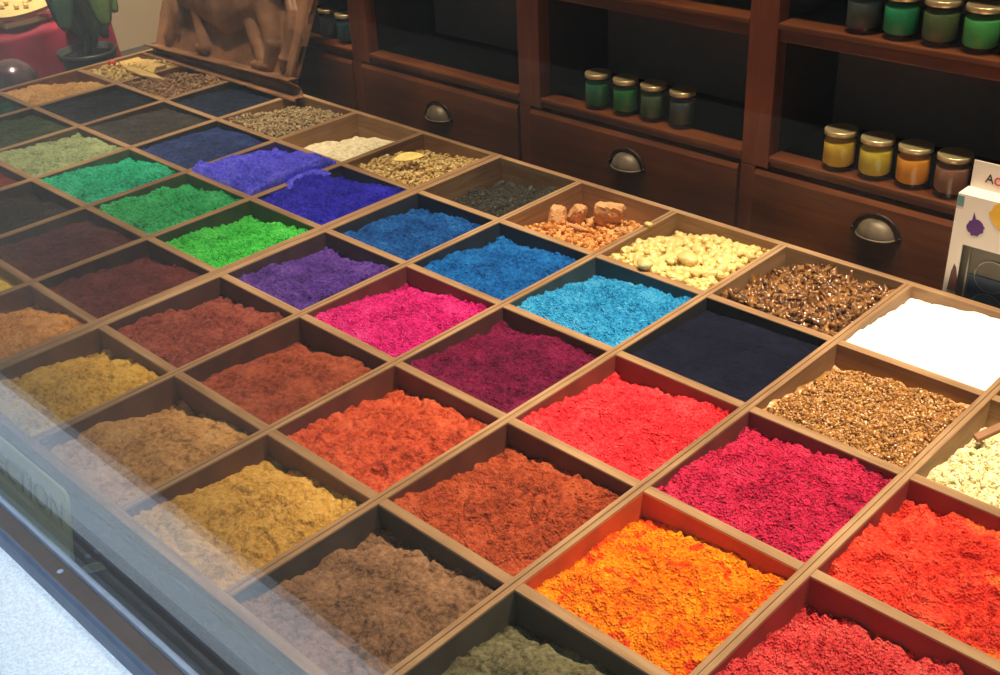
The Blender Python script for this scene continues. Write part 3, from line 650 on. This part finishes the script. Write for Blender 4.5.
for nb, (p, q) in enumerate(zip(POST[:-1], POST[1:])):
    a, b = p[0] + .024, q[0] - .003
    d = MB().prism([(.020, -.062 - oz), (-.003, -.062 - oz), (-.003, .047 - oz), (.001, .0535 - oz), (.006, .0555 - oz), (.020, .0555 - oz)], a - ox, b - ox, 'x').build('drawer', M_cab, cab)
    pull_dx, pull_dz = ((0, 0), (.013, -.009), (.009, .001), (-.003, .006), (0, 0))[nb]
    make_cup(d, (a + b) / 2 - .006 + pull_dx - ox, pull_dz)
    C(MB().box(a - .003 - ox, b + .003 - ox, .004, .03, 0, -.064 - oz), 'bottom_rail', M_cab)

# ---------------------------------------------------------------- jars
def make_jar(name, label, r, h, cols, fill=0.72):
    t = thing(name, label, 'jar', (0, 0, 0))
    MB().lathe([(r * .86, 0), (r * .97, .0015), (r, .004), (r, h * .70), (r * .97, h * .81), (r * .86, h * .87), (r * .86, h * .90)], 30).build('jar_body', M_jar, t)
    nm = 'jar filling ' + '%d%d%d' % cols[1]
    mt = bpy.data.materials.get(nm) or mat_plain(nm, tuple(min(255, int(v * 1.25)) for v in cols[1]), 0.8, var=.14, scale=60)
    MB().lathe([(r * .80, .006), (r * .93, .009), (r * .935, h * fill * .94), (r * .90, h * fill)], 30).build('pigment_filling', mt, t)
    pr = [(r * .97, h * .875), (r * .99, h * .88), (r * .99, h * .975), (r * .96, h * .995), (r * .90, h), (r * .86, h * .988)]
    MB().lathe(pr, 34).build('lid', M_gold, t)
    return t
jars = [ # x, y, z, r, h, colours, label
 (0.8005, .100, .0755, .0195, .053, ((10, 70, 44), (24, 104, 66), (50, 140, 96)), 'bluish green powder jar, first from the left of the four on the middle shelf'),
 (0.8515, .102, .0755, .0190, .053, ((14, 74, 30), (28, 108, 44), (60, 140, 70)), 'leaf green powder jar, second from the left of the four on the middle shelf'),
 (0.8995, .105, .0755, .0190, .053, ((34, 58, 34), (56, 84, 50), (84, 108, 70)), 'dull olive green powder jar, third from the left of the four on the middle shelf'),
 (0.9495, .107, .0755, .0190, .053, ((30, 40, 40), (48, 60, 58), (70, 84, 80)), 'greyish green powder jar, rightmost of the four on the middle shelf'),
 (1.1995, .101, .0755, .0210, .052, ((146, 116, 20), (190, 156, 40), (212, 180, 70)), 'mustard yellow powder jar, first from the left above the right drawer'),
 (1.2495, .102, .0755, .0210, .052, ((140, 122, 24), (184, 164, 46), (204, 186, 78)), 'greenish yellow powder jar, second from the left above the right drawer'),
 (1.2985, .104, .0755, .0210, .052, ((150, 90, 12), (200, 128, 24), (220, 152, 48)), 'amber orange powder jar, third from the left above the right drawer'),
 (1.3475, .105, .0755, .0210, .052, ((88, 56, 40), (122, 82, 60), (146, 104, 80)), 'brown powder jar beside the white paint box'),
 (1.2110, .103, .2525, .0210, .052, ((38, 46, 44), (56, 66, 64), (80, 92, 88)), 'dark grey green powder jar, leftmost on the upper shelf'),
 (1.2590, .103, .2525, .0210, .052, ((10, 90, 58), (24, 130, 84), (52, 158, 112)), 'emerald powder jar, second from the left on the upper shelf'),
 (1.3070, .103, .2525, .0210, .052, ((46, 62, 34), (72, 90, 52), (98, 114, 72)), 'moss green powder jar, third from the left on the upper shelf'),
 (1.3550, .103, .2525, .0210, .052, ((34, 104, 46), (62, 144, 74), (96, 172, 106)), 'light green powder jar, rightmost whole jar on the upper shelf'),
 (1.4040, .103, .2525, .0210, .052, ((14, 84, 50), (28, 116, 70), (52, 146, 96)), 'green powder jar cut off by the right edge on the upper shelf'),
 (0.2050, .105, .0755, .0195, .053, ((16, 46, 54), (28, 66, 76), (48, 90, 100)), 'dark teal powder jar in the shadow right of the terracotta relief'),
 (0.1500, .110, .0755, .0195, .053, ((24, 34, 34), (40, 52, 52), (60, 74, 72)), 'blackish powder jar half hidden behind the terracotta relief'),
]
for (x, y, z, r, h, c, lab) in jars:
    make_jar('pigment_jar', lab, r, h, c).location = (x, y, z)
    ob = COL.objects[-1]
for o in [o for o in COL.objects if o.get('category') == 'jar']: o['group'] = 'pigment jars on the cabinet shelves'

# ---------------------------------------------------------------- paint box at the right
BX, BY, BW, BD, BH = 1.390, 0.025, 0.150, 0.026, 0.195
box = thing('paint_box', 'white cardboard paint box with window and colour splashes, standing behind the right tray', 'box', (BX, BY, ZD))
m = MB()
wx0, wz0, wz1 = 0.0145, 0.012, 0.135
m.box(0, wx0, 0, .0012, 0, BH); m.box(wx0, BW, 0, .0012, wz1, BH); m.box(wx0, BW, 0, .0012, 0, wz0)
m.box(0, .0012, .0012, BD, 0, BH); m.box(BW - .0012, BW, .0012, BD, 0, BH); m.box(0, BW, BD - .0012, BD, 0, BH); m.box(.0012, BW, .0012, BD - .0012, BH - .0012, BH)
m.box(.0012, BW, .0012, BD - .0012, 0, .0012)
m.build('carton', M_card, box)
flap = MB().box(.002, BW - .004, BD - .0010, BD + .0004, BH - .001, BH + .032).build('hang_flap', M_card, box)
M_inside = mat_plain('grey insert', (116, 108, 92), rough=0.5, var=0.1)
M_bluep = mat_plain('dull blue paint', (44, 70, 104), rough=0.4, var=0.1)
M_ring = mat_plain('pale plastic rim', (186, 180, 160), rough=0.3)
ins = MB().box(wx0 - .003, BW - .002, .010, .012, .002, wz1 + .003).build('insert', M_inside, box)
def ring(cx, cz, r): return MB().tube([(cx + r * math.cos(t), .0095, cz + r * math.sin(t)) for t in [2 * math.pi * q / 40 for q in range(40)]], .0011, 8, closed=True)
for cx, cz in ((0.050, 0.100), (0.050, 0.142), (0.050, .058), (.097, .100), (.097, .142), (.097, .058)):
    if cz < .13: ring(cx, cz, .0195).build('pan_rim', M_ring, ins)
    else: ring(cx, cz - .0235 + .0235, .0195).build('pan_rim', M_ring, ins) if False else None
for cx in (.050, .097): ring(cx, .1225 + .0205, .0).build('pan_rim', M_ring, ins) if False else None
MB().box(wx0 + .010, BW - .01, .0085, .0102, .060, .0975).build('paint_pan', M_bluep, ins)
MB().tube([(wx0 + .006, .009, .02), (wx0 + .007, .009, wz1)], .0011, 8).build('insert_edge', M_ring, ins)
def decal(name, pts, mat, parent=box, y=-.0004):
    return MB().prism(pts, y, y + .0005, 'y').build(name, mat, parent)
def splat(cx, cz, r, seed, n=26, sp=.35):
    q = random.Random(seed)
    return [(cx + r * (1 + q.uniform(-.12, .12) + (sp if q.random() < .15 else 0)) * math.cos(2 * math.pi * k / n), cz + r * (1 + q.uniform(-.12, .12) + (sp if q.random() < .15 else 0)) * math.sin(2 * math.pi * k / n)) for k in range(n)]
M_pur = mat_plain('purple ink', (88, 30, 120), 0.5); M_yli = mat_plain('yellow ink', (240, 184, 40), 0.5); M_brn = mat_plain('maroon ink', (92, 52, 48), 0.5); M_teal = mat_plain('teal tape', (110, 150, 150), .3)
decal('purple_splash', splat(.0255, .159, .0095, 3, sp=.12) , M_pur)
decal('purple_splash', [(.0205, .164), (.0215, .177), (.025, .168)], M_pur, y=-.0008)
decal('yellow_splash', splat(.053, .181, .0145, 8, sp=.2), M_yli)
decal('arch_print', [(.005, .074), (.0155, .074), (.015, .091), (.012, .104), (.009, .109), (.0068, .099)], M_brn)
decal('tape', [(-.0002, .180), (.008, .180), (.008, .1925), (-.0002, .1925)], M_teal)
def text(name, body, size, mat, parent, loc, rot, shear=0.0, align='LEFT', ext=.0003):
    c = bpy.data.curves.new(name, 'FONT'); c.body = body; c.size = size; c.extrude = ext; c.shear = shear; c.align_x = align
    o = bpy.data.objects.new(name, c); COL.objects.link(o); o.parent = parent; o.location = loc; o.rotation_euler = rot
    c.materials.append(mat)
    bpy.context.view_layer.update()
    me = bpy.data.meshes.new_from_object(o.evaluated_get(bpy.context.evaluated_depsgraph_get()))
    bpy.data.objects.remove(o); q = link(name, me, parent, loc); q.rotation_euler = rot
    return q
M_blk = mat_plain('black ink', (40, 26, 34), .5); M_pnk = mat_plain('red ink', (200, 40, 60), .5)
text('lettering', 'A', .015, M_blk, flap, (.0175, BD - .0012, BH + .009), (math.pi / 2, 0, 0))
text('lettering', 'c', .020, M_pnk, flap, (.0270, BD - .0012, BH + .0085), (math.pi / 2, 0, 0))

# ---------------------------------------------------------------- terracotta relief
TL = math.radians(22)
rel = thing('terracotta_relief', 'brown terracotta relief of an animal leaning against the cabinet on the tray', 'relief', (-0.30, -0.035, 0.0005))
rel.rotation_euler = (0, 0, 0)
ns, nt_ = 300, 124
s = np.linspace(-.006, .517, ns); t = np.linspace(0, .196, nt_)
Sg, Tg = np.meshgrid(s, t, indexing='ij')
def caps(p0, p1, r0, r1):
    ax, ay = p0; bx, by = p1; dx, dy = bx - ax, by - ay; L2 = dx * dx + dy * dy + 1e-12
    k = np.clip(((Sg - ax) * dx + (Tg - ay) * dy) / L2, 0, 1)
    d = np.sqrt((Sg - ax - k * dx) ** 2 + (Tg - ay - k * dy) ** 2); r = r0 + (r1 - r0) * k
    return np.sqrt(np.maximum(r * r - d * d, 0))
H = np.zeros_like(Sg)
def put(h, sc=.6):
    global H
    H = np.maximum(H, h * sc * 1.6)
body = np.maximum.reduce([caps((.12, .150), (.24, .128), .062, .055), caps((.24, .128), (.35, .165), .055, .050)])
put(np.maximum.reduce([caps((.12, .172), (.24, .142), .066, .058), caps((.24, .142), (.35, .178), .058, .052)]), .40)
put(caps((.128, .165), (.155, .10), .034, .022), .62); put(caps((.155, .10), (.182, .048), .022, .015), .62); put(caps((.182, .046), (.160, .043), .013, .010), .7)
put(caps((.210, .140), (.192, .085), .020, .012), .45)
put(caps((.300, .165), (.338, .093), .036, .020), .50); put(caps((.338, .093), (.368, .048), .018, .012), .55); put(caps((.368, .046), (.345, .042), .011, .009), .7)
put(caps((.360, .160), (.396, .088), .034, .019), .62); put(caps((.396, .088), (.390, .050), .018, .013), .7); put(caps((.390, .046), (.368, .042), .012, .010), .8)
tail = [(.366, .178), (.392, .181), (.416, .174), (.432, .152), (.438, .120), (.436, .088), (.433, .062)]
for a, b in zip(tail[:-1], tail[1:]): put(caps(a, b, .0105, .0105), .8)
put(caps((.433, .066), (.432, .052), .012, .008), .8)
for k in range(6):                                # curls of the mane
    a0 = .128 + .010 * k
    put(caps((a0, .185), (a0 + .012, .150 - .006 * (k % 3)), .006, .005), 1.7); put(caps((a0 + .012, .150 - .006 * (k % 3)), (a0 + .022, .142 - .006 * (k % 3)), .005, .003), 1.9)
put(caps((.030, .21), (.070, .10), .036, .030), .30); put(caps((.070, .10), (.048, .055), .028, .022), .32)   # drapery at the left
for k in range(4): put(caps((.02 + .02 * k, .19), (.045 + .012 * k, .06), .006, .005), 1.2)
put(caps((.452, .0), (.472, .25), .013, .013), .45)
H = H + .0016 * fbm(Sg, Tg, 26, 3)
def sm(a, b, x): q = np.clip((x - a) / (b - a), 0, 1); return q * q * (3 - 2 * q)
wob = .0015 * fbm(Sg, 0 * Sg, 30, 3)
Tq = Tg * .038 / (.023 + .031 * Sg)                 # the base is thicker at its right end
led = .026 * (1 - sm(.034, .041, Tq + wob))
led = led - .024 * np.exp(-((Tq - .0180) / .0105) ** 6)
led = np.where((Sg > .345) & (Sg < .365), led - .006 * np.exp(-((Sg - .355) / .006) ** 2), led)
H = np.maximum(H * np.clip(sm(.03, .045, Tq) + .15, 0, 1), led)
edge_in = np.where((Tg > .042) & ((Sg < .0) | (Sg > .500)), 0, 1)
eT = np.array([0, math.sin(TL), math.cos(TL)]); eN = np.array([0, -math.cos(TL), math.sin(TL)])
base_off = -.026
Smax = np.where(Tq > .040, .464 + .125 * (Tg - .04), .515 - .85 * np.minimum(Tg, .040))
Sx = np.minimum(np.where(Tq > .040, np.maximum(Sg, -.002), Sg), Smax)
top_w = .003 * fbm(Sg, 0 * Sg + 3, 22, 3)
Tw = np.where(Tg > .15, Tg + (Tg - .15) / .046 * top_w, Tg)
front = np.stack([Sx, 0 * Sx, 0 * Sx], -1) + Tw[..., None] * eT + (H + base_off)[..., None] * eN
back_off = -.044
Tb = np.maximum(Tw, .019)
Sb = np.minimum(Sx, .452 + .12 * Tg)
back = np.stack([Sb, 0 * Sx, 0 * Sx], -1) + Tb[..., None] * eT + back_off * eN
V = np.concatenate([front.reshape(-1, 3), back.reshape(-1, 3)])
V[:, 2] = np.maximum(V[:, 2], 0.0)
ids = np.arange(ns * nt_).reshape(ns, nt_); bo = ns * nt_
Ff = np.stack([ids[:-1, :-1], ids[1:, :-1], ids[1:, 1:], ids[:-1, 1:]], -1).reshape(-1, 4)
ring_ = np.concatenate([ids[:, 0], ids[-1, 1:], ids[-2::-1, -1], ids[0, -2:0:-1]]); rn = np.roll(ring_, -1)
Fs = np.stack([ring_, ring_ + bo, rn + bo, rn], -1)
me = np_mesh('carved_slab', V, np.concatenate([Ff, Ff[:, ::-1] + bo, Fs]), M_terra)
link('carved_slab', me, rel)

# ---------------------------------------------------------------- left corner: cloth, plant, ball, dish
n1, n2 = 60, 150
uu = np.linspace(0, 1, n1); yy = np.linspace(-.62, .012, n2)
Vc = []
prof = []
for q in uu:                                     # profile from the wall over the top edge and down to the floor
    L = q * .30
    if L < .118: prof.append((-.636 + L, .125))
    else:
        a = min((L - .118) / .02, 1.0); prof.append((-.518 + .012 * math.sin(a * math.pi / 2) + .010 * max(0, (L - .138) / .12), .125 - (.012 * (1 - math.cos(a * math.pi / 2)) + max(0, L - .138) * .80)))
pf = np.array(prof)
Xc = np.repeat(pf[:, 0][:, None], n2, 1); Zc = np.repeat(pf[:, 1][:, None], n2, 1); Yc = np.repeat(yy[None], n1, 0)
dr = np.clip((.125 - Zc) / .10, 0, 1)
Xc = Xc + dr * (.010 * np.sin(Yc * 95 + 2 * np.sin(Yc * 21)) + .006 * fbm(Yc, Zc, 14, 2))
Zc = np.where(dr < .02, Zc + .004 * fbm(Xc, Yc, 18, 3) + .003 * np.sin(Yc * 60 + Xc * 30), Zc)
Zc = np.maximum(Zc, .0005)
ids = np.arange(n1 * n2).reshape(n1, n2)
Fc = np.stack([ids[:-1, :-1], ids[1:, :-1], ids[1:, 1:], ids[:-1, 1:]], -1).reshape(-1, 4)
me = np_mesh('velvet_cloth', np.stack([Xc, Yc, Zc], -1).reshape(-1, 3), Fc, M_velvet)
o = link('velvet_cloth', me, None, (0, 0, ZD)); sd = o.modifiers.new('solid', 'SOLIDIFY'); sd.thickness = .002; sd.offset = -1
tag(o, 'crimson velvet cloth draped over a stand along the side wall', 'cloth')
pl = tag(MB().box(-.634, -.530, -.60, .004, 0, .116).build('display_plinth', M_soil, None, (0, 0, ZD)), 'low plinth hidden beneath the crimson velvet cloth', 'plinth')
# ball
M_ball = mat_plain('mottled silver glass', (128, 110, 124), rough=0.22, metal=0.6, var=0.6, scale=34)
prof = [(max(.0004, .052 * math.sin(math.pi * k / 24)), .052 - .052 * math.cos(math.pi * k / 24)) for k in range(25)]
tag(MB().lathe(prof, 40).build('glass_ball', M_ball, None, (-.428, -.262, ZD)), 'mottled silver purple ball beside the left end of the tray', 'ball')
# potted plant
pp = thing('potted_orchid', 'orchid plant with broad leaves in a dark pot at the left end of the tray', 'plant', (-.417, -.098, ZD))
MB().lathe([(.044, 0), (.046, .002), (.056, .074), (.0605, .075), (.0615, .078), (.0615, .0845), (.060, .0865), (.0575, .086), (.0555, .070)], 40).build('plant_pot', M_pot, pp)
MB().lathe([(.002, .069), (.0545, .071), (.0548, .0735), (.03, .0765), (.002, .0775)], 30).build('potting_soil', M_soil, pp)
MB().tube([(.0, .0, .070), (.004, .004, .10), (.008, .006, .135), (.006, .01, .17)], [.008, .007, .006, .005], 12).build('stem', M_leafd, pp)
def oleaf(path, W, mat, view=None):
    """broad leaf swept along a path, channelled along the midrib"""
    pts = [Vector(p) for p in path]; n = 16; vs = []; fs = []
    def at(u):
        k = u * (len(pts) - 1); i = min(int(k), len(pts) - 2); f = k - i
        p0 = pts[max(i - 1, 0)]; p1 = pts[i]; p2 = pts[i + 1]; p3 = pts[min(i + 2, len(pts) - 1)]
        return .5 * ((2 * p1) + (p2 - p0) * f + (2 * p0 - 5 * p1 + 4 * p2 - p3) * f * f + (3 * p1 - p0 - 3 * p2 + p3) * f ** 3)
    for k in range(n + 1):
        u = k / n; p = at(u); tan = (at(min(1, u + .02)) - at(max(0, u - .02))).normalized()
        side = tan.cross(Vector((0, 0, 1))) if view is None else Vector(view)
        if side.length < .1: side = Vector((.7, .7, 0))
        side.normalize(); nr = side.cross(tan).normalized()
        w = W * (math.sin(math.pi * (0.08 + .90 * u)) ** .55)
        for q in (-1, -.6, -.2, 0, .2, .6, 1): vs.append(p + side * (q * w / 2) + nr * (abs(q) ** 1.5 * .16 * w))
    for k in range(n):
        for q in range(6): fs.append((k * 7 + q, k * 7 + q + 1, (k + 1) * 7 + q + 1, (k + 1) * 7 + q))
    m = MB(); m.add(vs, fs, True); o = m.build('leaf', mat, pp); sd = o.modifiers.new('solid', 'SOLIDIFY'); sd.thickness = .0018
    return o
VS = (.43, .90, 0)
oleaf([(.004, .002, .11), (.010, -.024, .190), (.018, -.040, .205), (.028, -.046, .140)], .062, M_leafd, VS)
oleaf([(.005, .006, .12), (.020, .014, .205), (.044, .022, .210), (.058, .026, .138)], .062, M_leaf, VS)
oleaf([(.005, .010, .12), (.008, .040, .18), (.012, .062, .190), (.018, .072, .150)], .036, M_leaf, VS)
oleaf([(.004, .010, .09), (.012, .022, .135), (.016, .032, .140), (.020, .038, .104)], .034, M_leafd, VS)
oleaf([(.004, .006, .14), (-.03, .02, .20), (-.06, .03, .22), (-.085, .035, .20)], .055, M_leafd)
# dish on acrylic stand
ds = thing('acrylic_stand', 'clear acrylic stand on the crimson velvet holding a pale dish', 'stand', (-.578, -.150, ZD + .1275))
MB().box(-.022, .022, -.050, -.047, 0, .031).box(-.022, .022, .047, .050, 0, .031).build('side_plate', M_acryl, ds)
MB().box(-.022, .022, -.047, .047, .0, .0025).build('base_plate', M_acryl, ds)
dd = thing('carved_dish', 'pale yellow pointed dish with small shells on the acrylic stand', 'dish', (-.575, -.150, ZD + .166), rot=(0, .16, 0))
dp = []
for k in range(40):
    a = 2 * math.pi * k / 40; r = .082 * (1 + .26 * max(0, math.cos(a + .6)) ** 6)
    dp.append((r * .62 * math.cos(a), r * 1.0 * math.sin(a)))
m = MB()
m.prism([(x * .9, y * .9) for x, y in dp], -.007, -.003, 'z')
vs = [(x, y, .004) for x, y in dp] + [(x * .9, y * .9, -.003) for x, y in dp] + [(x * .86, y * .86, .0005) for x, y in dp]
m.add(vs, [(k, (k + 1) % 40, 40 + (k + 1) % 40, 40 + k) for k in range(40)] + [(k, 80 + k, 80 + (k + 1) % 40, (k + 1) % 40) for k in range(40)] + [tuple(range(80, 120))], True)
m.build('dish_body', M_bone, dd)
for k, (sx, sy) in enumerate([(.018, -.012), (.010, .012), (-.012, -.02), (.002, -.035), (-.008, .03), (.024, .006)]):
    o = link('shell_bead', lumps[k % 5], None, (-.575 + sx, -.150 + sy, ZD + .173 - sx * .16)); o.scale = (.006, .006, .005)
    o.data = o.data.copy(); o.data.materials[0] = M_gravel
    tag(o, 'small tan shell bead lying in the pale pointed dish', 'bead', 'shell beads in the pale dish')

# ---------------------------------------------------------------- sign between tray and window
TS = math.atan2(.013, .077)
sg = thing('window_sign', 'olive board sign with rounded corners leaning on the tray front behind the glass', 'sign', (0.958, -0.8800, ZD + .0008), rot=(-TS, 0, 0))
w_, h_, r_ = .40, .078, .010
pts = [(-w_, 0), (-.002, 0)] + [(-r_ + r_ * math.cos(a), h_ - r_ + r_ * math.sin(a)) for a in [math.pi / 2 * q / 8 for q in range(9)]] + [(-w_ + r_ + r_ * math.cos(a), h_ - r_ + r_ * math.sin(a)) for a in [math.pi / 2 + math.pi / 2 * q / 8 for q in range(9)]]
MB().prism(pts, 0, .003, 'y').build('board', M_olive, sg)
text('lettering', 'SELECTION', .040, M_letter, sg, (-.010, -.0004, .036), (math.pi / 2, 0, 0), .15, 'RIGHT')

# ---------------------------------------------------------------- camera
cd = bpy.data.cameras.new('camera'); cam = bpy.data.objects.new('camera', cd); COL.objects.link(cam)
R = np.array([[0.7187, 0.6938, -0.0459], [0.3206, -0.3893, -0.8635], [-0.617, 0.6059, -0.5022]])
CX, CY, CZ = Vector(R[0]).normalized(), -Vector(R[1]).normalized(), -Vector(R[2]).normalized()
M = Matrix((CX, CY, CZ)).transposed().to_4x4(); M.translation = Vector((1.8651, -1.1771, 0.6443))
cam.matrix_world = M
cd.sensor_width = 36; cd.sensor_fit = 'HORIZONTAL'; cd.lens = 1142.17 / 1000 * 36; cd.clip_start = 0.01
scene.camera = cam

# ---------------------------------------------------------------- light
def spot(name, loc, target, power, size, blend, col, rad=.04):
    l = bpy.data.lights.new(name, 'SPOT'); l.energy = power; l.spot_size = math.radians(size); l.spot_blend = blend; l.color = col; l.shadow_soft_size = rad
    o = bpy.data.objects.new(name, l); COL.objects.link(o); o.location = loc
    o.rotation_euler = (Vector(target) - Vector(loc)).to_track_quat('-Z', 'Y').to_euler(); return o
WARM = (1.0, .80, .56)
spot('ceiling_spot', (1.78, -.16, 1.66), (1.55, -.33, 0), 190, 44, .8, WARM)
spot('ceiling_spot', (1.15, -.16, 1.66), (1.12, -.32, 0), 155, 44, .8, WARM)
spot('ceiling_spot', (0.55, -.16, 1.66), (0.50, -.28, 0), 112, 44, .8, WARM)
spot('ceiling_spot', (-.05, -.16, 1.66), (-.15, -.20, 0), 95, 44, .8, WARM)
spot('ceiling_spot', (-.22, -.06, 1.66), (-.64, .12, .05), 190, 34, .8, WARM)  # extra lamp added to brighten the left wall
w = bpy.data.worlds.new('sky'); scene.world = w; w.use_nodes = True
bg = w.node_tree.nodes['Background']; bg.inputs['Color'].default_value = (.70, .86, 1.0, 1); bg.inputs['Strength'].default_value = 7.0

vs_ = scene.view_settings
vs_.view_transform = 'Standard'; vs_.look = 'None'; vs_.gamma = 1.0; vs_.use_curve_mapping = False; vs_.exposure = 0.0
